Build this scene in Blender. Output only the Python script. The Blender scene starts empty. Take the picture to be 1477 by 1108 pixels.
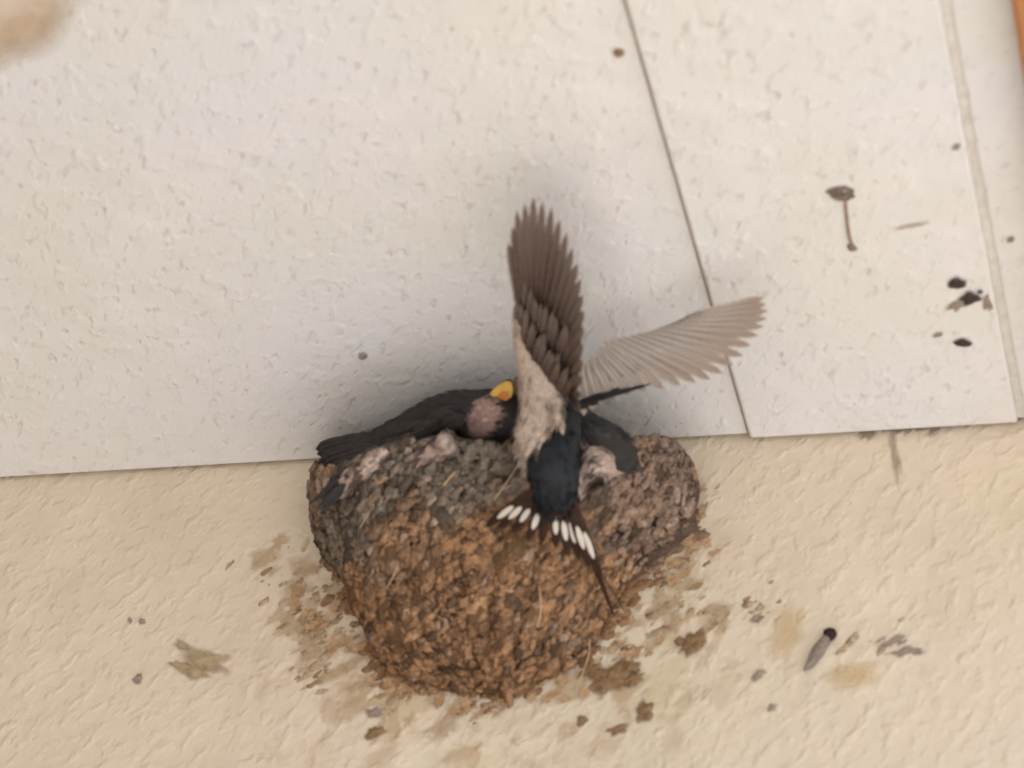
import bpy, math, random
from mathutils import Vector, Matrix, noise
R = random.Random(7)
sc = bpy.context.scene
# ------------------------------------------------------------------ camera
FPX, CX, CY = 4600.0, 738.5, 554.0
dY = Vector((1451.0, 3956.0, FPX)).normalized()          # direction into the wall, in (right, down, forward)
nn = Vector((0.0, 98.0, FPX)).cross(Vector((1.0, -0.058, 0.0)))
dX = nn.cross(dY).normalized()
dZ = dX.cross(dY).normalized()
RIGHT = Vector((dX.x, dY.x, dZ.x)); DOWN = Vector((dX.y, dY.y, dZ.y)); FWD = Vector((dX.z, dY.z, dZ.z))
CH = 2.6                                                   # ceiling height
def ray(px, py): return (RIGHT*(px-CX) + DOWN*(py-CY) + FWD*FPX).normalized()
EDGE = Vector((0.0, 0.0, CH))
CAM = EDGE - ray(739, 652)*1.92
cd = bpy.data.cameras.new("camera"); cam = bpy.data.objects.new("camera", cd)
sc.collection.objects.link(cam); sc.camera = cam
m = Matrix((( RIGHT.x, -DOWN.x, -FWD.x), (RIGHT.y, -DOWN.y, -FWD.y), (RIGHT.z, -DOWN.z, -FWD.z))).to_4x4()
m.translation = CAM; cam.matrix_world = m
cd.sensor_width = 36; cd.lens = 36*FPX/1477; cd.clip_start = 0.05; cd.clip_end = 500
cd.dof.use_dof = True; cd.dof.focus_distance = 2.03; cd.dof.aperture_fstop = 7.8
# ------------------------------------------------------------------ world, sun, exposure
SUN_EL, SUN_AZ = math.radians(64), math.radians(104)       # azimuth clockwise from +Y
w = bpy.data.worlds.new("World"); sc.world = w; w.use_nodes = True
nt = w.node_tree; bg = nt.nodes["Background"]
sky = nt.nodes.new("ShaderNodeTexSky"); sky.sky_type = 'NISHITA'; sky.sun_disc = False
sky.sun_elevation = SUN_EL; sky.sun_rotation = SUN_AZ
nt.links.new(sky.outputs[0], bg.inputs[0]); bg.inputs[1].default_value = 0.10
sl = bpy.data.lights.new("sun", 'SUN'); sl.energy = 4.0; sl.angle = math.radians(0.5); sl.color = (1.0, 0.96, 0.91)
so = bpy.data.objects.new("sun", sl); sc.collection.objects.link(so)
sd = Vector((math.sin(SUN_AZ)*math.cos(SUN_EL), math.cos(SUN_AZ)*math.cos(SUN_EL), math.sin(SUN_EL)))
so.rotation_euler = sd.to_track_quat('Z', 'Y').to_euler()
sc.view_settings.view_transform = 'Standard'; sc.view_settings.look = 'None'
sc.view_settings.exposure = 1.45; sc.view_settings.gamma = 1.0
sc.cycles.use_denoising = True; sc.cycles.max_bounces = 8; sc.cycles.diffuse_bounces = 6

# ------------------------------------------------------------------ helpers
def at(px, py, prot=0.0):
    """point on the plane parallel to the wall, prot metres in front of it"""
    d = ray(px, py); return CAM + d*((-prot-CAM.y)/d.y)
def onceil(px, py, drop=0.0):
    d = ray(px, py); return CAM + d*((CH-drop-CAM.z)/d.z)
def proj(p):
    v = p-CAM; z = v.dot(FWD); return (CX+FPX*v.dot(RIGHT)/z, CY+FPX*v.dot(DOWN)/z)
def mesh(name, vs, fs, mats, parent=None, midx=None, smooth=True, cols=None):
    me = bpy.data.meshes.new(name); me.from_pydata([tuple(v) for v in vs], [], fs); me.update()
    for mm in (mats if isinstance(mats, (list, tuple)) else [mats]): me.materials.append(mm)
    if midx:
        me.polygons.foreach_set('material_index', midx)
    if smooth: me.polygons.foreach_set('use_smooth', [True]*len(fs))
    if cols is not None:
        ca = me.color_attributes.new('tint', 'FLOAT_COLOR', 'POINT')
        flat = []
        for c in cols: flat += [c[0], c[1], c[2], 1.0]
        ca.data.foreach_set('color', flat)
    o = bpy.data.objects.new(name, me); sc.collection.objects.link(o)
    if parent is not None:
        o.parent = parent; o.matrix_parent_inverse = Matrix.Translation(-parent.location)
    return o
def tag(o, label, cat, group=None):
    o['label'] = label; o['category'] = cat
    if group: o['group'] = group
    return o
def thing(name, loc, label, cat, group=None):
    o = bpy.data.objects.new(name, None); sc.collection.objects.link(o); o.location = loc
    o.empty_display_size = 0.02
    return tag(o, label, cat, group)
class MB:
    def __init__(s): s.v=[]; s.f=[]; s.c=[]; s.m=[]
    def add(s, vs, fs, col=(1,1,1), mi=0):
        b=len(s.v); s.v += list(vs); s.f += [tuple(i+b for i in f) for f in fs]
        s.m += [mi]*len(fs)
        s.c += (col if isinstance(col, list) else [col]*len(vs))
    def build(s, name, mats, parent=None, smooth=True):
        return mesh(name, s.v, s.f, mats, parent, s.m, smooth, s.c)
def box(x0,x1,y0,y1,z0,z1):
    v=[Vector((x,y,z)) for z in (z0,z1) for y in (y0,y1) for x in (x0,x1)]
    return v, [(0,2,3,1),(4,5,7,6),(0,1,5,4),(2,6,7,3),(0,4,6,2),(1,3,7,5)]
def bevel(o, wd, seg=2):
    b=o.modifiers.new('bevel','BEVEL'); b.width=wd; b.segments=seg; b.limit_method='ANGLE'
def fbm(p, s, o=3):
    t=0; a=1; q=p*s
    for i in range(o): t+=a*noise.noise(q); a*=.5; q=q*2.07+Vector((5.1,1.7,3.3))
    return t
def sstep(a,b,x):
    t=max(0,min(1,(x-a)/(b-a))); return t*t*(3-2*t)
def mixc(a,b,t): return tuple(a[i]+(b[i]-a[i])*t for i in range(3))
def interp(tab, x):
    if x<=tab[0][0]: return tab[0][1]
    for (a,b),(c,d) in zip(tab,tab[1:]):
        if x<=c: return b+(d-b)*(x-a)/(c-a)
    return tab[-1][1]
# ---- materials
class NM:
    def __init__(s, name):
        s.m=bpy.data.materials.new(name); s.m.use_nodes=True; s.t=s.m.node_tree
        s.b=s.t.nodes['Principled BSDF']; s.out=s.t.nodes['Material Output']
    def n(s, typ, **kw):
        x=s.t.nodes.new(typ)
        for k,v in kw.items(): setattr(x,k,v)
        return x
    def l(s,a,b): s.t.links.new(a,b)
    def coords(s, rot=(0,0,0), scale=(1,1,1), src='Object'):
        tc=s.n('ShaderNodeTexCoord'); m1=s.n('ShaderNodeMapping'); m2=s.n('ShaderNodeMapping')
        m1.inputs['Rotation'].default_value=rot; m2.inputs['Scale'].default_value=scale
        s.l(tc.outputs[src], m1.inputs[0]); s.l(m1.outputs[0], m2.inputs[0]); return m2.outputs[0]
    def noise(s, co, sc_, det=4, rough=.55, dist=0):
        x=s.n('ShaderNodeTexNoise'); s.l(co,x.inputs['Vector']); x.inputs['Scale'].default_value=sc_
        x.inputs['Detail'].default_value=det; x.inputs['Roughness'].default_value=rough; x.inputs['Distortion'].default_value=dist
        return x.outputs['Fac']
    def ramp(s, fac, stops):
        x=s.n('ShaderNodeValToRGB'); s.l(fac,x.inputs[0]); e=x.color_ramp.elements
        e[0].position=stops[0][0]; e[0].color=(*stops[0][1],1)
        e[1].position=stops[-1][0]; e[1].color=(*stops[-1][1],1)
        for p,c in stops[1:-1]:
            k=e.new(p); k.color=(*c,1)
        return x.outputs[0]
    def mix(s, fac, a, b, mode='MIX'):
        x=s.n('ShaderNodeMix', data_type='RGBA', blend_type=mode)
        for i,v in ((0,fac),(6,a),(7,b)):
            if hasattr(v,'links'): s.l(v,x.inputs[i])
            else: x.inputs[i].default_value = v if i==0 else (*v,1)
        return x.outputs[2]
    def math(s, op, a, b=0.0, clamp=False):
        x=s.n('ShaderNodeMath', operation=op); x.use_clamp=clamp
        for i,v in ((0,a),(1,b)):
            if hasattr(v,'links'): s.l(v,x.inputs[i])
            else: x.inputs[i].default_value=v
        return x.outputs[0]
    def bump(s, h, dist, strength=1.0, prev=None):
        x=s.n('ShaderNodeBump'); x.inputs['Strength'].default_value=strength; x.inputs['Distance'].default_value=dist
        s.l(h,x.inputs['Height'])
        if prev is not None: s.l(prev, x.inputs['Normal'])
        return x.outputs[0]
    def fin(s, col=None, rough=.8, normal=None, spec=.3):
        if col is not None:
            if hasattr(col,'links'): s.l(col,s.b.inputs['Base Color'])
            else: s.b.inputs['Base Color'].default_value=(*col,1)
        s.b.inputs['Roughness'].default_value=rough; s.b.inputs['Specular IOR Level'].default_value=spec
        if normal is not None: s.l(normal, s.b.inputs['Normal'])
        return s.m

def g(v): return (v,v,v)
def mat_ceiling():
    k=NM('painted_board')
    co=k.coords((0,0,math.radians(55)),(1.0,1.9,1)); iso=k.coords()
    n1=k.noise(co,170,3,.5); n2=k.noise(iso,30,4,.6); n3=k.noise(iso,6,3,.5); n5=k.noise(iso,12,3,.5)
    pits=k.ramp(k.noise(co,85,2,.5,.2),[(.0,g(1)),(.24,g(1)),(.40,g(0)),(1,g(0))])
    bumps=k.ramp(k.noise(co,60,2,.45,.2),[(0,g(0)),(.54,g(0)),(.78,g(1)),(1,g(1))])
    h=k.math('ADD', k.math('MULTIPLY',n1,.3), k.math('SUBTRACT', k.math('MULTIPLY',bumps,.8), k.math('MULTIPLY',pits,.7)))
    col=k.mix(k.ramp(n2,[(.35,g(0)),(.65,g(1))]), (.71,.70,.685),(.765,.74,.725))
    col=k.mix(k.ramp(n3,[(.4,g(0)),(.62,g(1))]), col, (.725,.725,.745))
    col=k.mix(k.math('MULTIPLY',k.ramp(n5,[(.42,g(0)),(.6,g(1))]),.5), col, (.70,.69,.62))
    col=k.mix(k.math('MULTIPLY',pits,.25), col, (.42,.37,.34))
    nb=k.bump(h,.0012,.72); nb=k.bump(n2,.004,.35,nb)
    return k.fin(col,.85,nb,.1)
def mat_wall(cx, cz):
    k=NM('cream_roughcast')
    ang=math.radians(58)                                       # streaks rise to the right on the wall (rotate about Y)
    co=k.coords((0,ang,0),(1.0,1,1.45)); iso=k.coords()
    n1=k.noise(co,80,3,.5,.2); n2=k.noise(iso,16,4,.6); n4=k.noise(co,150,3,.5)
    rid=k.ramp(n1,[(0,g(0)),(.50,g(.25)),(.72,g(1)),(1,g(1))])
    h=k.math('ADD', rid, k.math('MULTIPLY',n4,.35))
    col=k.mix(k.ramp(n2,[(.35,g(0)),(.65,g(1))]), (.62,.535,.40),(.72,.62,.475))
    col=k.mix(k.ramp(k.noise(iso,6,3,.5),[(.42,g(0)),(.6,g(1))]), col, (.69,.585,.455))
    # brown-yellow mud water stain spread on the wall around the foot of the nest
    tc=k.n('ShaderNodeTexCoord'); mp=k.n('ShaderNodeMapping'); mp.vector_type='POINT'
    mp.inputs['Location'].default_value=(-cx*5.5,0,-cz*8.0); mp.inputs['Scale'].default_value=(5.5,1,8.0)
    k.l(tc.outputs['Object'],mp.inputs[0])
    ln=k.n('ShaderNodeVectorMath',operation='LENGTH'); k.l(mp.outputs[0],ln.inputs[0])
    rad=k.ramp(ln.outputs['Value'],[(0,g(1)),(.55,g(1)),(1.0,g(0))])
    st=k.ramp(k.noise(co,34,4,.62,.6),[(.0,g(0)),(.50,g(0)),(.60,g(1)),(1,g(1))])
    col=k.mix(k.math('MULTIPLY',k.math('MULTIPLY',rad,st),.55), col, (.38,.24,.12))
    st2=k.ramp(k.noise(iso,20,3,.6),[(.0,g(0)),(.5,g(0)),(.7,g(1)),(1,g(1))])
    col=k.mix(k.math('MULTIPLY',k.math('MULTIPLY',rad,st2),.5), col, (.50,.36,.18))
    nb=k.bump(h,.0020,.55); nb=k.bump(n2,.006,.5,nb)
    return k.fin(col,.9,nb,.08)
def mat_flat(name, a, b, sc_=40, rough=.85, bd=.001, spec=.2, stretch=(1,1,1), rot=(0,0,0)):
    k=NM(name); co=k.coords(rot,stretch); n=k.noise(co,sc_,5,.6)
    return k.fin(k.mix(k.ramp(n,[(.35,g(0)),(.65,g(1))]),a,b),rough,k.bump(n,bd,.7),spec)
def mat_tint(name, sc_=300, amt=.5, rough=.9, bd=.0008, spec=.15, stretch=(1,1,1), sheen=0):
    k=NM(name); at_=k.n('ShaderNodeAttribute'); at_.attribute_name='tint'
    n=k.noise(k.coords(scale=stretch),sc_,4,.6)
    v=k.ramp(n,[(.3,g(1-amt)),(.7,g(1+amt*.6))])
    mm=k.fin(k.mix(1.0,at_.outputs['Color'],v,'MULTIPLY'),rough,k.bump(n,bd,.7),spec)
    return mm

# ================================================================== SETTING
gm = NM('pale_concrete'); gn = gm.noise(gm.coords(),3,6,.6)
M_ground = gm.fin(gm.mix(gm.ramp(gn,[(.35,g(0)),(.65,g(1))]),(.45,.43,.40),(.54,.52,.49)),.9,gm.bump(gn,.01,.5),.2)
v,f = [Vector((x,y,0)) for x,y in ((-150,-150),(150,-150),(150,150),(-150,150))],[(0,1,2,3)]
o = mesh('ground', v, f, M_ground, smooth=False); o['kind']='structure'

NEST_C = at(720, 930)
wv,wf = box(-3.2,1.5,0.0,0.22,0.0,CH+.25)
wall = mesh('wall', wv, wf, mat_wall(NEST_C.x, NEST_C.z-0.0), smooth=False)
tag(wall,'cream roughcast wall with diagonal ripples carrying the mud nest','wall')
bevel(wall,.004)

# ceiling boards: joints run straight out from the wall
M_ceil = mat_ceiling()
M_dark = mat_flat('dark_gap',(.10,.085,.07),(.16,.14,.11))
ceil = thing('ceiling',(0,-.5,CH),'off white painted board ceiling with straight joints above the nest','ceiling')
jx1 = onceil(1083,632).x; jx2 = onceil(1463,545).x; bx = onceil(1452,0).x
EAVE = 2.6
def board(x0,x1,z,gapl,gapr):
    v,f=box(x0+gapl,x1-gapr,-EAVE,-.0035,z,CH+.02)
    o=mesh('board',v,f,M_ceil,ceil,smooth=False); bevel(o,.0018); return o
board(-3.2,jx1,CH,0,.0012); board(jx1,jx2,CH-.0035,.0004,.0022); board(jx2,bx+.004,CH-.001,.0022,.0)
M_fill1=mat_flat('joint_dust',(.34,.29,.24),(.44,.38,.33),120,.9,.0008); M_fill2=mat_flat('joint_filler',(.56,.53,.48),(.68,.64,.59),120,.9,.0008)
v,f=box(jx1-.004,jx1+.003,-EAVE,-.004,CH+.0006,CH+.012); mesh('joint_strip',v,f,M_fill1,ceil,smooth=False)
v,f=box(jx2-.005,jx2+.005,-EAVE,-.004,CH+.0004,CH+.012); mesh('joint_strip',v,f,M_fill2,ceil,smooth=False)
v,f=box(-.85,-.62,-EAVE,-.004,0.0,CH-.004)  # unseen wall added to keep light off the left side
o=mesh('light_block_wall',v,f,mat_flat('brown_blocker',(.14,.09,.06),(.22,.14,.09),8),smooth=False); tag(o,'unseen brown wall added at the left to block light','wall')
v,f=box(-3.2,bx,-EAVE,0.0,CH+.021,CH+.06); mesh('backing',v,f,M_dark,ceil,smooth=False)
print('joints',jx1,jx2,bx, at(1477,1108), at(1477,900), at(1477,700))

# orange brown timber batten along the right edge of the boards
M_wood = mat_flat('varnished_timber',(.33,.13,.045),(.52,.24,.09),60,.45,.0006,.4,(6,.5,6))
M_wood2 = mat_flat('pale_timber',(.62,.36,.15),(.72,.45,.2),60,.5,.0006,.4,(6,.5,6))
bat = thing('timber_batten',(bx+.03,-.5,CH-.01),'orange brown timber batten along the edge of the ceiling boards','batten')
v,f=box(bx+.0042,bx+.0140,-EAVE,-.001,CH-.018,CH+.03); o=mesh('edge_strip',v,f,M_wood,bat,smooth=False); bevel(o,.002)
v,f=box(bx+.0142,bx+.13,-EAVE,-.001,CH-.008,CH+.03); o=mesh('face_board',v,f,M_wood2,bat,smooth=False); bevel(o,.002)

# ================================================================== NEST
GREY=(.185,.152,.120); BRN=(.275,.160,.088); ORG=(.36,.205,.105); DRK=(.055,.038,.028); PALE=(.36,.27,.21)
LP=[(478,690),(470,750),(466,800),(500,845),(528,900),(545,950),(575,975),(600,985),(660,998),(735,1002)]
RP=[(992,640),(1012,720),(1002,770),(950,815),(908,855),(880,895),(856,935),(815,972),(738,1002)]
def wx(tab): return sorted([(at(px,py).z, at(px,py).x) for px,py in tab])
LT, RT = wx(LP), wx(RP)
ZB = max(LT[0][0],RT[0][0])+.0005
def nest_s(phi, t, inner=0.0):
    """phi 0 (left, at the wall) .. pi (right, at the wall); t 0 rim .. 1 foot"""
    s=math.sin(phi)
    rim = CH - .014 - .062*(s**0.8) + .006*math.sin(phi*5+1.)
    zb = ZB+.009*noise.noise(Vector((phi*5.5,2,1)))+.006*noise.noise(Vector((phi*17,5,1)))
    z = rim + (zb-rim)*t
    xl, xr = interp(LT,z)+inner, interp(RT,z)-inner
    xc=(xl+xr)/2; hw=(xr-xl)/2*(1+.05*noise.noise(Vector((z*55,phi*.8,4))))
    D=CH-.07-zb; q=max(0,min(1,(CH-.07-z)/D))
    h=.100*max(0,1-q**1.5)**.66-inner
    h=max(h,.002)
    c=-math.cos(phi); sx=math.copysign(abs(c)**.9,c)
    return Vector((xc+hw*sx, -h*(s**.8 if s>0 else 0), z))
def nest_col(p):
    px,py=proj(p); n=fbm(p,28,3)
    up=sstep(760,705,py+ n*35)                    # upper courses: fresher grey mud
    lf=sstep(690,540,px+(py-740)*.9+n*40)*sstep(860,810,py+n*30)
    rg=sstep(820,900,px+n*40)*sstep(860,780,py+n*40)*.7
    k=max(up,lf,rg); k=min(1,k)
    c=mixc(BRN,GREY,k)
    if n>0.05: c=mixc(c, ORG if k<.5 else BRN, min(.45,(n-.05)*1.6))
    if px>820 and k>.4: c=mixc(c,(.24,.165,.13),.6)
    v=fbm(p+Vector((3,3,3)),90,2)
    return tuple(max(.01,x*(1+.35*v)) for x in c)
nest = thing('mud_nest', at(720,800,.05),'half cup swallow nest of brown and grey mud pellets stuck below the ceiling','nest')
mb=MB(); NP,NT=110,60
vs=[];cs=[]
for j in range(NT+1):
    for i in range(NP+1):
        p=nest_s(math.pi*i/NP, j/NT); n=fbm(p,40,4)
        d=(p-Vector((0.0,0.02,CH-.08))).normalized()
        p=p+d*(n*.006); p.y=min(p.y,.002)
        vs.append(p); cs.append(tuple(x*.5 for x in nest_col(p)))
fs=[(j*(NP+1)+i,j*(NP+1)+i+1,(j+1)*(NP+1)+i+1,(j+1)*(NP+1)+i) for j in range(NT) for i in range(NP)]
mb.add(vs,fs,cs)
# inner face of the cup and the rim joining it
vs2=[];cs2=[]
NJ=10
for j in range(NJ+1):
    for i in range(NP+1):
        t=j/NJ*.5; p=nest_s(math.pi*i/NP, t, .014*min(1,j/2))
        if j==0: p.z+=.003
        p.z+=.004*fbm(p,60,2); p.y=min(p.y,.002)
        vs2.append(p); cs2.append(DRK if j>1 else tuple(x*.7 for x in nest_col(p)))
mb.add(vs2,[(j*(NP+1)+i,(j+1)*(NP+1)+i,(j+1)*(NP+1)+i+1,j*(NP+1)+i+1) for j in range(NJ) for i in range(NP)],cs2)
# unit icosphere
def ico(sub=1):
    import bmesh
    b=bmesh.new(); bmesh.ops.create_icosphere(b,subdivisions=sub,radius=1)
    v=[x.co.copy() for x in b.verts]; f=[tuple(q.index for q in x.verts) for x in b.faces]; b.free(); return v,f
IV,IF=ico(2)
DIAG=(RIGHT*.60-DOWN*.55+FWD*.0).normalized()
def lump(mb,p,r,col,nrm,flat=.6,long_=1.5,diag=DIAG,seed=None,wob=.45):
    a=diag+Vector((R.uniform(-.45,.45),R.uniform(-.45,.45),R.uniform(-.45,.45)))
    a=(a-nrm*a.dot(nrm)).normalized(); b=nrm.cross(a)
    off=Vector((R.uniform(-50,50),R.uniform(-50,50),R.uniform(-50,50)))
    vs=[]
    for q in IV:
        k=1+wob*noise.noise(q*1.3+off)+wob*.5*noise.noise(q*3.1+off)
        vs.append(p+(a*(q.x*r*long_)+b*(q.y*r)+nrm*(q.z*r*flat))*k)
    mb.add(vs,IF,[tuple(c*(1+.15*noise.noise(q*2+off)) for c in col) for q in IV])
for i in range(8500):
    phi=R.uniform(.02,.98)*math.pi; t=R.random()**.9
    if R.random()<.07: t=R.uniform(0,.03)
    p=nest_s(phi,t); e=1e-3
    tu=nest_s(phi+e,t)-nest_s(phi-e,t); tv=nest_s(phi,min(1,t+e))-nest_s(phi,max(0,t-e))
    nrm=tu.cross(tv)
    if nrm.length<1e-12: continue
    nrm.normalize()
    if nrm.y>0: nrm=-nrm
    r=R.choice((.0012,.0015,.0019,.0023,.0028))*R.uniform(.8,1.25)
    c=nest_col(p); u=R.random()
    if u<.19: c=mixc(c,DRK,.7)  # random darkened pellets: crevice shade put into the colour
    elif u<.25: c=mixc(c,PALE,.6)
    elif u<.3: c=mixc(c,ORG,.5) if c[0]>.16 else c
    kk=R.uniform(.75,1.3); c=tuple(x*kk for x in c)
    lump(mb,p+nrm*R.uniform(-.0014,.0018),r*R.choice((.65,.85,1.05)),c,nrm,R.uniform(.5,.9),R.uniform(1.2,2.1),wob=.65)
# ragged fringe of thin mud on the wall around the foot
NY=Vector((0,-1,0))
edge=[(at(px,py)) for px,py in LP[1:]]+[(at(px,py)) for px,py in reversed(RP[1:])]
for i in range(560):
    k=R.randrange(len(edge)-1); e=edge[k].lerp(edge[k+1],R.random())
    d=(e-Vector((at(720,800).x,0,at(720,800).z))).normalized()
    off=abs(R.gauss(0,.007))-.005; p=e+d*off; p.y=-.0004
    if fbm(p,38,3)+.08 < off*30: continue
    c=mixc(BRN,ORG,R.random()); c=mixc(c,nest_col(p),.6)
    lump(mb,p,R.uniform(.0015,.0034),c,NY,.35,R.uniform(1.2,2.0))
# thin tan smears and crumbs of mud dabbed on the wall round the nest
def smear(n,poly,spread):
    for _ in range(n):
        k=R.randrange(len(poly)-1); t=R.random()
        x=poly[k][0]+(poly[k+1][0]-poly[k][0])*t+R.gauss(0,spread); y=poly[k][1]+(poly[k+1][1]-poly[k][1])*t+R.gauss(0,spread)
        p=at(x,y,.0001)
        if fbm(p,30,3)<-.02: continue
        if bt0.ray_cast(CAM,ray(x,y))[0] is not None: continue
        c=mixc((.55,.42,.28),(.34,.215,.115),R.random()**1.1)
        lump(mb,p,R.choice((.0006,.0008,.0012,.0018))*R.uniform(.7,1.3),c,NY,.15,R.uniform(1.2,2.6),wob=.8)
from mathutils.bvhtree import BVHTree
bt0=BVHTree.FromPolygons([tuple(q) for q in vs],fs)
smear(110,[(385,800),(420,870),(470,920),(500,960)],30)
smear(150,[(430,970),(520,985),(600,1010),(680,1020),(760,1012)],12)
smear(130,[(1000,790),(950,850),(910,900),(880,950)],18)
smear(60,[(900,930),(960,900),(1040,870),(1090,850)],14)
smear(30,[(1050,890),(1120,880),(1290,930)],18)
M_mud=mat_tint('dried_mud',420,.45,.95,.0011,.1)
mb.build('cup',M_mud,nest)

# straws and root fibres stuck in the mud
M_straw=mat_flat('dry_straw',(.42,.30,.16),(.56,.42,.26),200,.7,.0002)
M_fibre=mat_flat('dark_fibre',(.05,.028,.014),(.11,.06,.03),200,.7,.0002)
def tube(mb,pts,rads,seg=8,col=(1,1,1)):
    b=len(mb.v); n=len(pts); vs=[];up=None
    for i,p in enumerate(pts):
        t=(pts[min(n-1,i+1)]-pts[max(0,i-1)]).normalized()
        if up is None: up=t.orthogonal().normalized()
        up=(up-t*up.dot(t)).normalized(); s=t.cross(up)
        for k in range(seg):
            a=2*math.pi*k/seg; vs.append(p+(up*math.cos(a)+s*math.sin(a))*rads[i])
    fs=[(i*seg+k,i*seg+(k+1)%seg,(i+1)*seg+(k+1)%seg,(i+1)*seg+k) for i in range(n-1) for k in range(seg)]
    fs+=[tuple(range(seg-1,-1,-1)),tuple((n-1)*seg+k for k in range(seg))]
    mb.add(vs,fs,col)
def spline(pts,n=14):
    out=[]; P=[pts[0]]+list(pts)+[pts[-1]]
    for i in range(1,len(P)-2):
        for k in range(n):
            t=k/n; a,b,c,d=P[i-1],P[i],P[i+1],P[i+2]
            out.append(.5*((2*b)+(c-a)*t+(2*a-5*b+4*c-d)*t*t+(3*b-a-3*c+d)*t**3))
    out.append(P[-2]); return out
from mathutils.bvhtree import BVHTree
bt=BVHTree.FromPolygons([tuple(q) for q in vs],fs)
def nsurf(px,py,lift=.0):
    """first nest surface point seen through this direction, lifted off it"""
    h=bt.ray_cast(CAM,ray(px,py))
    if h[0] is None: return at(px,py,.001+lift)
    return h[0]-ray(px,py)*lift
for pts,r,mt in [(([(862,850),(885,820),(905,790),(925,765)]),.0005,M_straw),([(712,722),(735,690),(748,668)],.0006,M_straw),
               ([(575,815),(560,845),(545,868)],.0005,M_straw),([(775,905),(780,880),(778,845)],.0006,M_straw),
               ([(495,795),(520,760),(535,735)],.0006,M_straw),([(640,700),(665,672),(690,660)],.0006,M_straw),
               ([(835,985),(850,940),(846,900)],.0005,M_straw),([(925,760),(900,800),(880,845)],.0007,M_fibre),
               ([(560,720),(590,700),(612,690)],.0006,M_fibre),([(960,700),(975,670),(990,655)],.0006,M_straw),
               ([(900,880),(870,830),(852,795)],.0004,M_fibre),([(540,900),(555,880),(575,872)],.0006,M_fibre)]:
    q=MB(); sp=spline([nsurf(x,y,.0045) for x,y in pts],6); tube(q,sp,[r*(1-.5*i/len(sp)) for i in range(len(sp))],6)
    q.build('straw' if mt is M_straw else 'root_fibre',mt,nest)

# ================================================================== BIRDS
M_plum=mat_tint('body_plumage',900,.45,.65,.0006,.35,(1,1,.35))
def feather_mat(name, a, b, edge, spots=False, tipc=None, fray=0.0):
    k=NM(name); uv=k.n('ShaderNodeUVMap'); sp=k.n('ShaderNodeSeparateXYZ'); k.l(uv.outputs[0],sp.inputs[0])
    x=k.math('ABSOLUTE',k.math('SUBTRACT',sp.outputs[0],.5))       # 0 at the shaft, .5 at the vane edge
    n=k.noise(k.coords(),180,3,.6)
    mp=k.n('ShaderNodeMapping'); mp.inputs['Scale'].default_value=(14,90,1); k.l(uv.outputs[0],mp.inputs[0])
    barbs=k.noise(mp.outputs[0],1.0,2,.6)
    col=k.mix(k.ramp(n,[(.35,g(0)),(.65,g(1))]),a,b)
    col=k.mix(k.ramp(x,[(.30,g(0)),(.5,g(1))]),col,edge)
    col=k.mix(k.ramp(x,[(.0,g(1)),(.05,g(0))]),col,tuple(c*.5 for c in a))
    col=k.mix(1.0,col,k.ramp(barbs,[(.3,g(.7)),(.7,g(1.25))]),'MULTIPLY')
    if tipc:
        col=k.mix(k.ramp(sp.outputs[1],[(.45,g(0)),(1,g(1))]),col,tipc)
    if spots:
        y=k.math('SUBTRACT',sp.outputs[1],.60)
        u=k.math('SUBTRACT',sp.outputs[0],.47)
        d=k.math('ADD',k.math('POWER',k.math('MULTIPLY',u,3.1),2.0),k.math('POWER',k.math('MULTIPLY',k.math('ABSOLUTE',y),6.4),2.0))
        col=k.mix(k.ramp(d,[(.75,g(1)),(1.0,g(0))]),col,(.80,.74,.68))
    k.fin(col,.6,k.bump(barbs,.0003,.6),.3)
    # vanes let some light through, as feathers do
    tr=k.n('ShaderNodeBsdfTranslucent'); k.l(col,tr.inputs[0]); mx=k.n('ShaderNodeMixShader'); mx.inputs[0].default_value=.3
    k.l(k.b.outputs[0],mx.inputs[1]); k.l(tr.outputs[0],mx.inputs[2])
    if fray:
        # loose barbs: the vane thins out into separate threads at its margin
        al=k.math('ADD',k.math('MULTIPLY',x,2.0),k.math('MULTIPLY',barbs,fray))
        al=k.ramp(al,[(.80,g(0)),(1.0,g(1))]); tp=k.n('ShaderNodeBsdfTransparent'); m3=k.n('ShaderNodeMixShader')
        k.l(al,m3.inputs[0]); k.l(mx.outputs[0],m3.inputs[1]); k.l(tp.outputs[0],m3.inputs[2]); k.l(m3.outputs[0],k.out.inputs[0])
    else: k.l(mx.outputs[0],k.out.inputs[0])
    return k.m
F_brown=feather_mat('brown_flight_feather',(.095,.060,.047),(.13,.085,.066),(.20,.145,.115),tipc=(.20,.145,.12),fray=.9)
F_grey=feather_mat('pale_underwing_feather',(.62,.55,.49),(.68,.60,.54),(.70,.63,.57),tipc=(.42,.33,.26),fray=.9)
F_buff=feather_mat('buff_covert',(.36,.25,.19),(.46,.34,.26),(.50,.40,.32))
F_dark=feather_mat('dark_feather',(.022,.020,.022),(.042,.037,.038),(.06,.05,.05))
F_tail=feather_mat('tail_feather_spotted',(.040,.019,.012),(.062,.030,.019),(.08,.042,.027))
F_tsp=feather_mat('tail_feather_white_spotted',(.040,.019,.012),(.062,.030,.019),(.08,.042,.027),True)
F_fled=feather_mat('fledgling_feather',(.030,.028,.028),(.055,.048,.045),(.085,.072,.065))
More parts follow.
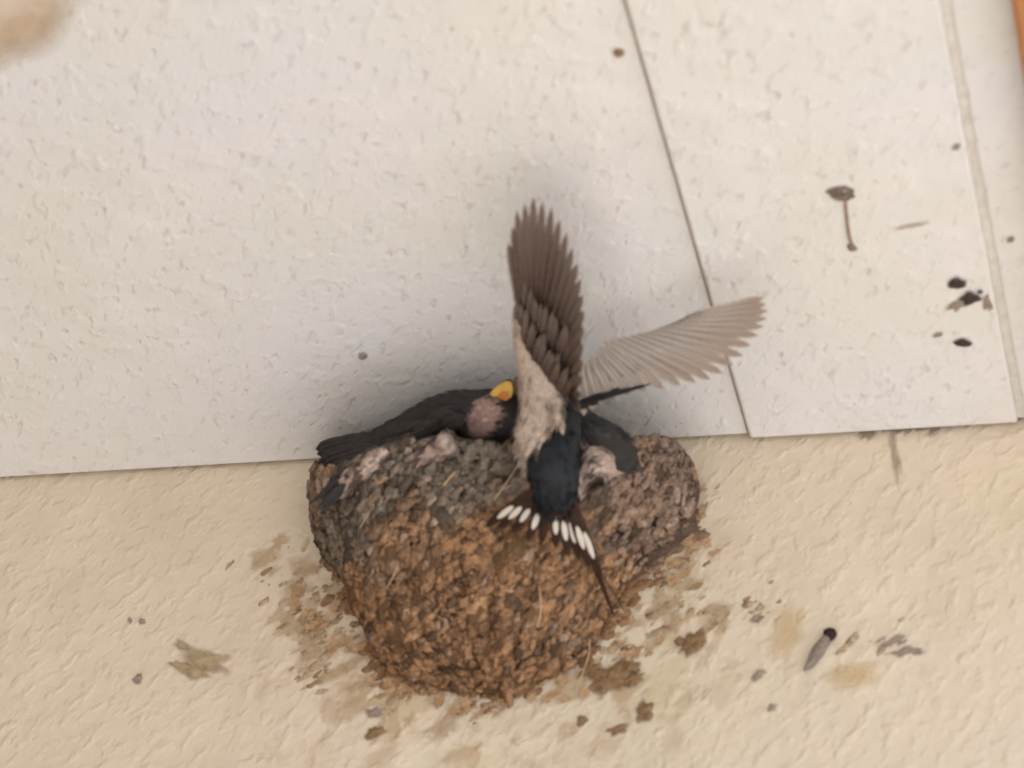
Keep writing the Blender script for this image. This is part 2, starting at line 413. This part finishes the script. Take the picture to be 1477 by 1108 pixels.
def blade(mb,root,tip,wid,face,curve=0.0,camber=.12,mi=0,shape='prim',n=12,tipw=.5,uvs=None):
    """one feather: a cambered vane of two halves tapering from its quill; face = direction its broad side looks"""
    ax=(tip-root); L=ax.length; ax.normalize(); sd_=ax.cross(face).normalized(); fc=sd_.cross(ax).normalized()
    vs=[];uv=[]
    for i in range(n+1):
        t=i/n
        if shape=='prim': wd=wid*(min(1,t*4)**.7)*(1-.25*t)*(math.sqrt(max(0,1-((t-.72)/.28)**2)) if t>.72 else 1)
        elif shape=='point': wd=wid*(min(1,t*3.5)**.7)*(1-t)**.65
        else: wd=wid*(min(1,t*3)**.6)*(math.sqrt(max(0,1-((t-.6)/.4)**2)) if t>.6 else 1)
        c=root+ax*(L*t)+sd_*(curve*L*t*t)+fc*(.05*L*math.sin(t*math.pi))
        for q,s in enumerate((-1,-.5,0,.5,1)):
            jag=1+.10*noise.noise(Vector((i*1.7,s*3,L*900)))
            vs.append(c+sd_*(s*wd*.5*jag)-fc*(camber*wd*s*s)); uv.append((s*.5+.5,t))
    b=len(mb.v)
    fs=[(i*5+k,i*5+k+1,(i+1)*5+k+1,(i+1)*5+k) for i in range(n) for k in range(4)]
    mb.add(vs,fs,(1,1,1),mi)
    if not hasattr(mb,'uv'): mb.uv={}
    for i,u in enumerate(uv): mb.uv[b+i]=u
def fbuild(mb,name,mats,parent,thick=.00025):
    o=mb.build(name,mats,parent); me=o.data
    ul=me.uv_layers.new(name='UVMap')
    for lp in me.loops: ul.data[lp.index].uv=mb.uv.get(lp.vertex_index,(0.5,0.5))
    s=o.modifiers.new('thickness','SOLIDIFY'); s.thickness=thick; s.offset=0
    return o
def pp(l): return [at(*q) for q in l]
def body(name,parent,sections,colf,tufts=500,tl=.006,seg=36):
    """continuous lofted bird body; sections: (centre, side radius, depth radius)"""
    cs_=[s[0] for s in sections]; n=8
    C=spline(cs_,n); ra=[];rb=[]
    for i in range(len(C)):
        u=min(len(sections)-1,i/n); a=int(u); b=min(len(sections)-1,a+1); t=u-a; t=t*t*(3-2*t)*.5+t*.5
        ra.append(sections[a][1]*(1-t)+sections[b][1]*t); rb.append(sections[a][2]*(1-t)+sections[b][2]*t)
    vs=[];col=[]; rings=[]
    for i,p in enumerate(C):
        t=(C[min(len(C)-1,i+1)]-C[max(0,i-1)]).normalized()
        side=t.cross(FWD).normalized(); dep=side.cross(t).normalized()       # dep points to or from the viewer's side
        if dep.dot(FWD)>0: dep=-dep
        rings.append((p,side,dep,t))
        for k in range(seg):
            a=2*math.pi*k/seg; d=side*math.cos(a)*ra[i]+dep*math.sin(a)*rb[i]
            q=p+d; q=q+d.normalized()*(.0006*fbm(q,260,2)); vs.append(q)
            col.append(colf(i/(len(C)-1),a,q))
    N=len(C)
    fs=[(i*seg+k,i*seg+(k+1)%seg,(i+1)*seg+(k+1)%seg,(i+1)*seg+k) for i in range(N-1) for k in range(seg)]
    m_=MB(); m_.add(vs,fs,col)
    c0=len(m_.v); m_.add([C[0],C[-1]],[],[col[0],col[-1]])
    for k in range(seg):
        m_.f.append((c0,(k+1)%seg,k)); m_.m.append(0); m_.f.append((c0+1,(N-1)*seg+k,(N-1)*seg+(k+1)%seg)); m_.m.append(0)
    # short contour feathers lying back over the body, their tips breaking the outline
    for _ in range(tufts):
        i=R.randrange(1,N-1); a=R.uniform(0,2*math.pi); p,side,dep,t=rings[i]
        d=(side*math.cos(a)*ra[i]+dep*math.sin(a)*rb[i]); q=p+d; dn=d.normalized(); w_=dn.cross(t).normalized()
        L=tl*R.uniform(.6,1.2); kk=R.uniform(.75,1.3); c=tuple(x*kk for x in colf(i/(N-1),a,q))
        back=-t
        v4=[q-dn*.0003, q+back*L*.5+w_*L*.22+dn*.0004, q+back*L+dn*.0011*R.random(), q+back*L*.5-w_*L*.22+dn*.0004]
        m_.add(v4,[(0,1,2,3)],c)
    return m_.build(name,M_plum,parent)

BLU=(.011,.014,.018); BLK=(.018,.015,.016); BUF=(.44,.33,.26); CHE=(.20,.085,.06)
# ---------------- adult swallow clinging to the rim, wings thrown up and out
ad=thing('swallow', at(800,690,.105),'adult swallow clinging to the nest front with wings raised and spotted tail fanned','bird')
def adcol(t,a,q):
    px,py=proj(q)
    if t>.86: return BLK
    k=sstep(778,764,px-(py-640)*.12) if py<655 else 0
    return mixc(BLU,BUF,k*.9)
body('body',ad,[(at(800,736,.106),.008,.005),(at(800,715,.108),.0125,.008),(at(799,682,.113),.0142,.011),(at(798,645,.113),.0152,.012),
  (at(794,600,.110),.0165,.015),(at(783,572,.100),.0150,.014),(at(766,562,.090),.0105,.010),(at(752,570,.083),.0095,.009),(at(744,582,.079),.007,.007),(at(741,592,.077),.002,.002)],adcol,700)
# buff flank and thigh feathering hanging to the foot, on its near side
def bufcol(t,a,q): return tuple(c*(1+.12*noise.noise(q*300)) for c in (.41,.325,.265))
mbf=[(at(760,669,.114),.0024,.0015),(at(761,652,.120),.0062,.0035),(at(766,628,.128),.0095,.005),(at(777,600,.132),.0112,.006),(at(782,570,.140),.0128,.007),(at(776,535,.152),.0115,.006),(at(763,505,.164),.0085,.004),(at(750,475,.180),.0045,.002),(at(744,455,.190),.001,.0008)]
body('flank',ad,mbf,bufcol,350,.008,24)
body('vent_tuft',ad,[(at(807,613,.134),.0012,.001),(at(804,598,.138),.0032,.002),(at(799,580,.140),.005,.003),(at(790,560,.142),.004,.003)],bufcol,60,.006,16)
q=MB(); 
for fx,fy in ((742,688),(752,684),(762,686)):
    tube(q,spline([at(762,664,.108),at((762+fx)/2-2,672,.108),nsurf(fx,fy,.003)],5),[.0011-.00006*i for i in range(11)],6,(.10,.06,.05))
q.build('foot',M_plum,ad)
# fanned tail
TR=at(800,712,.110)
FV_=-FWD
S_=[(729,738),(743,739),(757,743),(772,747),(786,749),(801,753),(814,760),(825,767),(836,774),(848,784)]
RT_=[(778,700),(782,701),(786,702),(790,703),(795,704),(799,704),(804,703),(808,702),(812,701),(816,700)]
tail=thing('tail',TR,'','') ; del tail['label']; del tail['category']
tail.parent=ad; tail.matrix_parent_inverse=Matrix.Translation(-ad.location)
for i in range(10):
    q=MB(); (sx,sy),(rx,ry)=S_[i],RT_[i]
    tx,ty=rx+(sx-rx)/.62, ry+(sy-ry)/.62
    root=at(rx,ry,.115); base=nsurf(tx,ty,.0075)
    mid=nsurf(sx,sy,.0085)
    # the vane hugs the nest front; keep its spot on the line through the photo point
    tip=nsurf(tx,ty+(8 if 2<i<7 else 0),.024 if 2<i<7 else .019)
    lift=FV_*(.0005*(i%2)+.0002*abs(i-4.5))
    blade(q,root+lift,tip+lift,.0062,-FWD,shape='prim',n=14)
    o=fbuild(q,'tail_feather',[F_tail if i==4 else F_tsp],tail)
    o.matrix_parent_inverse=Matrix.Translation(-(TR))
q=MB(); blade(q,at(818,700,.112),nsurf(882,893,.007),.0062,-FWD,curve=-.02,shape='point',n=20)
o=fbuild(q,'tail_streamer',[F_tail],tail); o.matrix_parent_inverse=Matrix.Translation(-(TR))
# wings
def ptl(tab,s):
    s=max(0,min(1,s))*(len(tab)-1); i=min(len(tab)-2,int(s)); t=s-i
    a,b=tab[i],tab[i+1]; return at(*[a[k]+(b[k]-a[k])*t for k in range(3)])
def wing(name,parent,roots,tips_,nf,wid,face,mat,covs,curve=0.0,ncov=0,covmat=None,bone=None):
    e=bpy.data.objects.new(name,None); sc.collection.objects.link(e); e.location=ptl(roots,0); e.empty_display_size=.01
    e.parent=parent; e.matrix_parent_inverse=Matrix.Translation(-parent.location)
    q=MB()
    for i in range(nf):
        s=i/(nf-1); blade(q,ptl(roots,s)+face*(.0003*i),ptl(tips_,s)+face*(.0003*i),wid*(1-.15*abs(s-.5)),face,curve*(s-.5),shape='prim',n=16)
    o=fbuild(q,'flight_feathers',[mat],e); 
    if covs:
        q=MB()
        for (r0,t0,n0,w0,jit) in covs:
            for i in range(n0):
                s=(i+.5)/n0; a=ptl(r0,s); b=ptl(t0,s); lift=face*(.0014+.0009*R.random())
                blade(q,a+lift,b+lift+Vector([R.uniform(-jit,jit) for _ in range(3)]),w0,face,shape='cov',n=6)
        fbuild(q,'coverts',[covmat],e)
    if bone:
        q=MB(); sp=spline([at(*b) for b in bone],6); tube(q,sp,[.0042-.0030*i/len(sp) for i in range(len(sp))],10,(.10,.065,.05)); q.build('wing_arm',M_plum,e)
    return e
FV=-FWD
wing('wing',ad,[(760,490,.165),(775,505,.150),(800,540,.135),(825,580,.122)],
     [(733,350,.238),(746,300,.260),(772,282,.265),(800,303,.255),(822,345,.24),(836,392,.22),(842,440,.20),(840,490,.18),(838,540,.16),(836,590,.135)],
     20,.0135,FV,F_brown,
     [([(745,500,.165),(800,590,.125)],[(742,430,.20),(832,545,.155)],16,.009,.002),
      ([(752,475,.17),(815,560,.135)],[(745,395,.215),(836,490,.178)],14,.009,.002)],covmat=F_brown,
     bone=[(815,600,.116),(805,560,.125),(785,500,.15),(760,440,.18)])
wing('wing',ad,[(836,530,.122),(872,490,.128),(935,478,.135),(985,462,.142)],
     [(842,600,.112),(872,580,.118),(925,566,.124),(985,556,.130),(1035,545,.138),(1070,515,.146),(1096,480,.152),(1108,452,.158),(1100,430,.162)],
     20,.0140,FV,F_grey,
     [([(845,535,.12),(985,460,.142)],[(880,550,.12),(1040,500,.145)],18,.010,.002)],covmat=F_grey,
     bone=None)
q=MB(); blade(q,at(832,580,.116),at(945,556,.128),.0055,FV,curve=-.03,shape='point',n=14); blade(q,at(828,590,.114),at(905,560,.122),.007,FV,curve=-.06,shape='point',n=14)
fbuild(q,'scapular_feather',[F_dark],ad)

# ---------------- fledgling on the left of the rim, lying along it, throat and open gape to the viewer
fl=thing('fledgling', at(600,650,.07),'dark fledgling lying along the left rim with pinkish throat and yellow gape','bird')
DK=(.030,.026,.026)
def flcol(t,a,q):
    px,py=proj(q)
    c=DK
    # pink throat patch on the viewer's side of the head
    ex,ey=(px-699)/25.0,(py-602)/25.0; u=ex*.85+ey*.5; v=-ex*.5+ey*.85
    d=math.hypot(u*1.12,v*.72)
    if q.y< -.05 and px>640: c=mixc((.37,.25,.215),c,sstep(.82,1.08,d+.15*noise.noise(q*250)))
    if px<650: c=mixc(c,(.42,.31,.25),sstep(6,12,(py-(722-.20*(px-440)))+6*noise.noise(q*200)))
    return c
fs_=[(at(490,656,.036),.0075,.005),(at(540,646,.048),.0098,.008),(at(590,624,.062),.0118,.011),(at(640,603,.073),.0140,.014),(at(675,600,.078),.0150,.015),
     (at(705,603,.085),.0165,.013),(at(728,602,.088),.0165,.013),(at(746,592,.086),.0110,.012),(at(757,586,.085),.003,.003)]
body('body',fl,fs_,flcol,700,.006)
# open bill seen from below
M_gape=mat_flat('yellow_gape',(.62,.36,.06),(.72,.46,.10),200,.45,.0002,.4)
M_mouth=mat_flat('orange_mouth',(.48,.17,.03),(.55,.22,.05),200,.4,.0002,.4)
def beak(name,parent,pts,depth,mt,ridge):
    # pts outline (px,py); a domed solid plate
    P=[at(x,y,z) for x,y,z in pts]; c=sum(P,Vector())/len(P); top=c-FWD*depth*1.0; bot=c+FWD*depth*.6
    v=P+[top,bot]; n=len(P); f=[(i,(i+1)%n,n) for i in range(n)]+[((i+1)%n,i,n+1) for i in range(n)]
    o=mesh(name,v,f,mt,parent); s=o.modifiers.new('s','SUBSURF'); s.levels=2; s.render_levels=2; return o
beak('lower_bill',fl,[(694.7, 575.8, 0.107), (706.4, 560.2, 0.109), (719.4, 549.8, 0.111), (738.9, 542.0, 0.113), (744.1, 555.0, 0.112), (744.1, 570.6, 0.11), (738.9, 582.3, 0.108), (719.4, 574.5, 0.108)],.0020,M_gape,0)
beak('mouth',fl,[(711.6, 574.5, 0.11), (719.4, 562.8, 0.112), (729.8, 560.2, 0.113), (738.9, 568.0, 0.112), (737.6, 581.0, 0.11), (724.6, 579.7, 0.11)],.0015,M_mouth,0)
beak('upper_bill',fl,[(701.2, 570.6, 0.101), (719.4, 547.2, 0.10300000000000001), (740.2, 536.8, 0.105), (750.6, 552.4, 0.10400000000000001), (746.7, 578.4, 0.101), (723.3, 581.0, 0.1)],.002,mat_flat('dark_bill',(.12,.07,.03),(.2,.12,.05),200,.4,.0002),0)
# folded wing and short tail
e=bpy.data.objects.new('wing',None); sc.collection.objects.link(e); e.location=at(660,600,.07); e.parent=fl; e.matrix_parent_inverse=Matrix.Translation(-fl.location)
q=MB()
for i in range(9):
    s=i/8; r_=at(660-14*s,585+18*s,.088-.004*s); t_=at(505+22*s,650+16*s-4*abs(s-.5),.050-.004*s)
    blade(q,r_+FV*(.0005*i),t_+FV*(.0005*i),.0095,FV,curve=-.03,shape='prim',n=16)
fbuild(q,'flight_feathers',[F_fled],e)
q=MB()
for i in range(26):
    s=R.random(); x=560+100*s; y=640-.38*(x-560)+R.uniform(-12,8)
    blade(q,at(x+14,y-6,.075+.03*s),at(x-22,y+8,.068+.03*s),.008,FV,shape='cov',n=6)
fbuild(q,'coverts',[F_fled],e)
tl_=bpy.data.objects.new('tail',None); sc.collection.objects.link(tl_); tl_.location=at(520,650,.04); tl_.parent=fl; tl_.matrix_parent_inverse=Matrix.Translation(-fl.location)
for i,(tx,ty) in enumerate([(455,648),(457,655),(462,662),(458,668),(464,675),(474,680)]):
    q=MB(); blade(q,at(552,632+i*5,.060+.001*i),at(tx,ty,.044+.001*i),.0125,FV,shape='prim',n=12); fbuild(q,'tail_feather',[F_fled],tl_)

# ---------------- second fledgling on the right of the rim
f2=thing('fledgling', at(880,640,.08),'fledgling half hidden behind the adult, dark back sloping down the right rim','bird')
def f2col(t,a,q):
    px,py=proj(q); ln=(py-648)-(px-850)*.62
    return mixc((.036,.034,.035),(.50,.36,.30),sstep(-4,6,ln+8*noise.noise(q*220)))
body('body',f2,[(at(915,682,.060),.003,.003),(at(903,668,.067),.0085,.008),(at(882,650,.074),.0135,.012),(at(858,640,.080),.0150,.014),(at(838,628,.082),.0150,.014),(at(822,606,.080),.0120,.012),(at(812,592,.078),.004,.004)],f2col,500)
e=bpy.data.objects.new('wing',None); sc.collection.objects.link(e); e.location=at(870,620,.08); e.parent=f2; e.matrix_parent_inverse=Matrix.Translation(-f2.location)
q=MB()
for i in range(8):
    s=i/7; blade(q,at(843-2*s,594+26*s,.094)+FV*(.0004*i),at(922-16*s,668+14*s,.074)+FV*(.0004*i),.0085,FV,shape='prim',n=12)
fbuild(q,'flight_feathers',[F_fled],e)
# pinkish downy belly tufts pressed out over the rim
def pinkcol(t,a,q):
    u=noise.noise(Vector((q.x*90+q.z*120,q.y*60,(q.z-q.x)*330)))
    return mixc(mixc((.46,.34,.285),(.52,.44,.38),sstep(0,.5,u)),(.10,.07,.055),sstep(.0,-.35,u))
body('belly',f2,[(nsurf(838,704,.004),.001,.001),(nsurf(842,688,.006),.0055,.003),(nsurf(862,672,.008),.0115,.006),(nsurf(884,672,.007),.0085,.005),(nsurf(898,682,.004),.003,.002)],pinkcol,420,.007,20)
body('belly',fl,[(nsurf(478,722,.003),.001,.001),(nsurf(495,706,.005),.0042,.003),(nsurf(518,684,.007),.0070,.004),(nsurf(540,664,.007),.0060,.004),(nsurf(560,650,.005),.003,.002)],pinkcol,420,.007,20)
body('breast',fl,[(nsurf(606,664,.002),.001,.001),(nsurf(626,650,.003),.0055,.002),(nsurf(650,636,.003),.0070,.002),(nsurf(668,622,.003),.005,.002),(nsurf(684,612,.006),.003,.002)],pinkcol,420,.007,20)
q=MB()
for x,y,X,Y in ((492,690,446,728),(500,696,455,736),(496,702,462,742),(488,684,466,712)):
    p0=nsurf(x,y,.010); p1=at(X,Y,-p0.y-.004); blade(q,p0,p1,.0062,FV,shape='point',n=10)
fbuild(q,'wing_tip',[F_fled],fl)

# ================================================================== MARKS ON WALL AND CEILING
def mat_soft(name,a,b,soft=.35,sc_=160,op=1.0):
    """dirt lying on the surface, thinning to nothing at its ragged rim (rim distance is in the tint attribute)"""
    k=NM(name); co=k.coords(); n=k.noise(co,sc_,4,.65); n2=k.noise(co,sc_*.35,3,.6)
    at_=k.n('ShaderNodeAttribute'); at_.attribute_name='tint'; sp=k.n('ShaderNodeSeparateXYZ'); k.l(at_.outputs['Vector'],sp.inputs[0])
    e=k.math('ADD',sp.outputs[0],k.math('MULTIPLY',k.math('SUBTRACT',n2,.5),1.0))
    al=k.ramp(e,[(.12,g(0)),(.12+soft,g(op))])
    k.fin(k.mix(k.ramp(n,[(.35,g(0)),(.65,g(1))]),a,b),.9,k.bump(n,.0006,.7),.2)
    tp=k.n('ShaderNodeBsdfTransparent'); m3=k.n('ShaderNodeMixShader'); k.l(al,m3.inputs[0])
    k.l(tp.outputs[0],m3.inputs[1]); k.l(k.b.outputs[0],m3.inputs[2]); k.l(m3.outputs[0],k.out.inputs[0]); return k.m
M_spotd=mat_soft('dark_dropping',(.035,.025,.022),(.08,.06,.05),.25,300)
M_spotb=mat_soft('brown_mud_spot',(.16,.095,.045),(.30,.19,.10),.3,300)
M_spotg=mat_soft('grey_mud_spot',(.22,.17,.135),(.36,.28,.22),.5,300)
M_spoty=mat_soft('yellow_stain',(.66,.50,.27),(.70,.54,.33),.9,60,.8)
def splat(name,surf,px,py,rx,ry,rot,mt,label,cat,thick=.0008,ragged=.45,group=None,parts=1,seed=None):
    """irregular thin crust of dirt stuck on the surface, domed; rx, ry in photo pixels"""
    rx*=1.25; ry*=1.25; rr=random.Random(int(px*13+py*7)); P=at if surf=='w' else onceil
    nrm=Vector((0,-1,0)) if surf=='w' else Vector((0,0,-1))
    drop=0 if (surf=='w' or px<1083-.285*(632-py)) else (.0035 if px<1465-.183*(545-py) else .001)
    mb_=MB()
    for s in range(parts):
        ox,oy=(0,0) if s==0 else (rr.uniform(-1,1)*rx*.9,rr.uniform(-1,1)*ry*.9)
        k0=1 if s==0 else rr.uniform(.25,.6)
        off=Vector((rr.uniform(0,99),rr.uniform(0,99),0)); N=28; rings=5; vs=[];fs=[];tc=[]
        for j in range(rings+1):
            t=j/rings
            for i in range(N):
                a=2*math.pi*i/N; q=Vector((math.cos(a),math.sin(a),0))
                k=1+ragged*noise.noise(q*1.4+off)*1.3+ragged*.35*noise.noise(q*3.2+off)
                ux,uy=math.cos(a)*rx*t*k*k0,math.sin(a)*ry*t*k*k0
                c,s_=math.cos(rot),math.sin(rot)
                X,Y=px+ox+ux*c-uy*s_, py+oy+ux*s_+uy*c
                b=P(X,Y) if surf=='w' else onceil(X,Y,drop)
                h=(thick+.0003)*(1-t**3)*(1+.4*noise.noise(q*t*3+off))+.0001
                vs.append(b+nrm*h); tc.append((1-t,1-t,1-t))
        fs=[(j*N+i,j*N+(i+1)%N,(j+1)*N+(i+1)%N,(j+1)*N+i) for j in range(rings) for i in range(N)]
        mb_.add(vs,fs,tc)
    o=mb_.build(name,mt); me=o.data
    # object origin at the mark itself
    c=P(px,py); me.transform(Matrix.Translation(-c)); o.location=c
    return tag(o,label,cat,group)
D=math.radians
def wash(name,parent,mt,n,poly,spread,rmin,rmax,h0):
    q=MB(); rr=random.Random(n*7+int(spread))
    for z_ in range(n):
        k=rr.randrange(len(poly)-1); t=rr.random()
        x=poly[k][0]+(poly[k+1][0]-poly[k][0])*t+rr.gauss(0,spread); y=poly[k][1]+(poly[k+1][1]-poly[k][1])*t+rr.gauss(0,spread)
        rx=rr.uniform(rmin,rmax); ry=rx*rr.uniform(.35,.7); rot=D(rr.uniform(-60,-15)); off=Vector((rr.uniform(0,99),0,0)); N=20; vs=[]; tc=[]
        for j in range(5):
            t=j/4
            for i in range(N):
                a=2*math.pi*i/N; qq=Vector((math.cos(a),math.sin(a),0)); kk=t*(1+.8*noise.noise(qq*1.5+off))
                ux,uy=math.cos(a)*rx*kk,math.sin(a)*ry*kk
                vs.append(at(x+ux*math.cos(rot)-uy*math.sin(rot),y+ux*math.sin(rot)+uy*math.cos(rot),h0+.00002*z_)); tc.append((1-t,)*3)
        q.add(vs,[(j*N+i,j*N+(i+1)%N,(j+1)*N+(i+1)%N,(j+1)*N+i) for j in range(4) for i in range(N)],tc)
    return q.build(name,mt,parent)
M_wash=mat_soft('mud_wash',(.38,.225,.105),(.56,.39,.23),.45,220,.9)
M_washl=mat_soft('pale_mud_wash',(.54,.39,.23),(.63,.50,.34),.6,170,.6)
wash('mud_wash',nest,M_washl,46,[(400,800),(425,880),(480,940),(520,980),(620,1020)],26,12,30,.0002)
wash('mud_wash',nest,M_wash,60,[(430,840),(465,890),(500,950),(560,990),(660,1012),(760,1010),(840,985)],13,6,17,.0014)
wash('mud_wash',nest,M_washl,26,[(1000,800),(950,870),(910,930),(1000,900),(1080,860)],20,10,24,.0002)
wash('mud_wash',nest,M_wash,44,[(1012,700),(1010,770),(960,835),(920,880),(890,940),(950,915)],13,5,15,.0014)
splat('dropping','c',1381,407,14,8,D(-5),M_spotd,'small round dark dropping, uppermost of the cluster near the right joint','dropping',.0016,.2)
splat('dropping','c',1400,428,16,9,D(-8),M_spotd,'largest dark dropping with a grey smear, middle of the cluster','dropping',.0016,.3,parts=2)
splat('dirt_smear','c',1385,437,18,8,D(-30),M_spotg,'grey smear trailing off the largest dark dropping','stain',.0006,.5)
splat('dirt_smear','c',1424,434,7,14,D(-15),M_spotg,'faint grey streak right of the dark droppings','stain',.0005,.5)
splat('dropping','c',1389,493,13,6,D(6),M_spotd,'flat dark dropping, lowest of the cluster near the ceiling corner','dropping',.0013,.2)
splat('dropping','c',1353,482,8,4,D(-12),M_spotg,'tiny brownish grey dropping left of the lowest dark dropping','dropping',.0008,.3)
splat('dropping','c',893,76,8,6,0,M_spotb,'lone brown speck near the top of the ceiling joint','dropping',.0010,.2)
splat('dropping','c',524,513,7,5,0,M_spotg,'small grey speck on the ceiling above the left fledgling','dropping',.0010,.2)
splat('dropping','c',1380,211,7,5,D(-30),M_spotg,'faint speck beside the upper part of the right joint','dropping',.0006,.3)
splat('dropping','c',1458,345,6,4,D(-20),M_spotg,'faint speck on the narrow right board','dropping',.0006,.3)
splat('dirt_smear','c',1315,325,28,3.5,D(-10),mat_soft('faint_smear',(.45,.36,.31),(.55,.46,.40),.8),'long faint brown scratch right of the stemmed drip mark','stain',.0004,.4)
# stemmed drip mark hanging on the ceiling: crusty ring head, thin run, small blob end
dm=thing('drip_mark',onceil(1217,280,.0035),'dark ring shaped drip mark with a thin brown run on the middle board','drip mark')
mb_=MB(); N=26; ring=[]
for i in range(N+1):
    a=2*math.pi*i/N*0.93+.2; ring.append(onceil(1215+15*math.cos(a),279+8*math.sin(a),.0035+.0004))
tube(mb_,ring,[.0013*(1+.4*noise.noise(Vector((i*.8,0,0)))) for i in range(N+1)],8); lump(mb_,onceil(1207,277,.0038),.0030,(1,1,1),Vector((0,0,-1)),.4,1.6,diag=RIGHT,wob=.8); lump(mb_,onceil(1222,283,.0038),.0026,(1,1,1),Vector((0,0,-1)),.4,1.4,diag=RIGHT,wob=.8)
mb_.build('ring',mat_flat('dark_crust',(.12,.09,.075),(.26,.20,.17),300),dm)
mb_=MB(); run=spline([onceil(x,y,.0038) for x,y in ((1219,285),(1221,310),(1224,335),(1228,352))],6)
tube(mb_,run,[.0010+.0002*noise.noise(Vector((i*.7,1,0))) for i in range(len(run))],8); mb_.build('run',mat_flat('brown_run',(.26,.18,.13),(.36,.27,.2),300),dm)
mb_=MB(); lump(mb_,onceil(1229,357,.0038),.0024,(.26,.2,.17),Vector((0,0,-1)),.5,1.5,diag=DOWN); mb_.build('end_blob',M_mud,dm)
# tapered casing with a dark round head on the wall
ic=thing('insect_casing',at(1185,935,.001),'grey brown tapered insect casing with dark round head on the wall','insect casing')
mb_=MB(); lump(mb_,at(1197,915,.003),.0040,(.045,.025,.02),NY,.8,1.1,wob=.2); mb_.build('head',M_mud,ic)
mb_=MB(); sp=spline([at(x,y,.0025) for x,y in ((1193,921),(1181,937),(1170,955),(1160,968))],5)
tube(mb_,sp,[interp([(0,.0028),(.4,.0036),(.7,.0024),(1,.0003)],i/(len(sp)-1)) for i in range(len(sp))],10,(.25,.205,.17)); mb_.build('casing',M_mud,ic)
W=[ # px,py,rx,ry,rot,mat,label
 (880,982,36,18,-20,M_spotb,'large brown mud clump stuck just below the right foot of the nest',4,.003),
 (1000,928,22,14,-50,M_spotb,'brown mud clump right of the nest foot, with ragged top',3,.002),
 (930,1028,13,15,20,M_spotb,'pointed brown mud spot below the large clump',1,.0016),
 (893,1052,16,7,-15,M_spotb,'flat brown mud spot left of the pointed one near the bottom',2,.001),
 (840,1040,8,8,0,M_spotb,'small round brown mud spot left of the pointed one',1,.001),
 (541,1058,13,9,-20,M_spotb,'round brown mud spot at the bottom left of the nest',1,.0014),
 (540,1028,16,8,-10,M_spotg,'greyish smudge just above the round brown mud spot',2,.0006),
 (295,952,38,17,15,mat_soft('tan_mud',(.34,.25,.15),(.46,.35,.22),.6),'tan splayed mud smear on the wall left of the nest',4,.0008),
 (205,897,5,4,0,M_spotg,'right one of two tiny brown specks at far left of the wall',1,.0008),
 (188,895,4,4,0,M_spotg,'left one of two tiny brown specks at far left of the wall',1,.0006),
 (200,980,10,6,-50,M_spotg,'short brown curl of dirt under the two tiny specks',2,.0008),
 (485,818,5,4,0,M_spotg,'small brown speck close to the left edge of the nest',1,.0008),
 (1290,925,20,5,-25,M_spotg,'thin brown mark right of the insect casing',3,.0008),
 (1095,974,13,6,-30,M_spotg,'small grey brown dab left of the insect casing tail',1,.001),
 (1090,893,10,5,-35,M_spotg,'small grey dab above left of the insect casing',1,.001),
 (1114,1021,8,5,-20,M_spotg,'faint grey speck below the casing',1,.0006),
 (1305,940,22,6,-10,M_spotg,'faint brown scuff below the thin brown mark',2,.0005),
 (1136,915,21,40,12,M_spoty,'pale yellow stain patch left of the insect casing',2,.0003),
 (1232,972,40,17,-10,M_spoty,'pale yellow stain patch right of the insect casing tail',3,.0003),
 (1440,598,14,6,-10,mat_soft('red_brown_spot',(.14,.06,.04),(.22,.1,.07)),'red brown crumb on the mortar at the ceiling corner',1,.001),
]
for px,py,rx,ry,rot,mt,lb,parts,th in W:
    splat('mud_spot' if mt in (M_spotb,M_spotg) else 'stain','w',px,py,rx,ry,D(rot),mt,lb,'mud spot' if mt in (M_spotb,M_spotg) else 'stain',th,.5,parts=parts)
# tan peeled patch in the top left corner of the ceiling
splat('peeled_patch','c',14,22,118,74,D(-35),mat_soft('tan_patch',(.52,.39,.26),(.72,.62,.52),.5,22,.9),'tan peeled paint patch in the top left of the ceiling','stain',.0006,.25)
# crumbly mortar bead along the wall head at the right, and the crack running down from it
M_mort=mat_flat('grey_mortar',(.43,.37,.29),(.58,.50,.40),150,.95,.001)
o=wash('mortar_seam',None,mat_soft('edge_grime',(.30,.24,.19),(.44,.37,.29),.7,120,.9),60,[(1240,617),(1290,612),(1340,608),(1400,602),(1440,596),(1477,588)],5,7,24,.0003)
tag(o,'grimy grey brown mortar seam between the wall and the ceiling at the right','mortar')
splat('crack','w',1291,655,7,46,D(-7),mat_soft('crack_dirt',(.34,.26,.20),(.46,.36,.28),.9,120,.8),'short vertical dirty crack in the wall below the mortar','crack',.0002,.5)
# flat dark patch: shade of the broken right corner put into colour, no recess
splat('corner_shade','w',1470,590,20,11,D(-15),mat_soft('corner_dark',(.03,.028,.026),(.09,.08,.07),.5,200),'flat dark patch painted as the shade of a gap at the right end of the joint between wall and ceiling','painted shade',.0004,.5,parts=2)
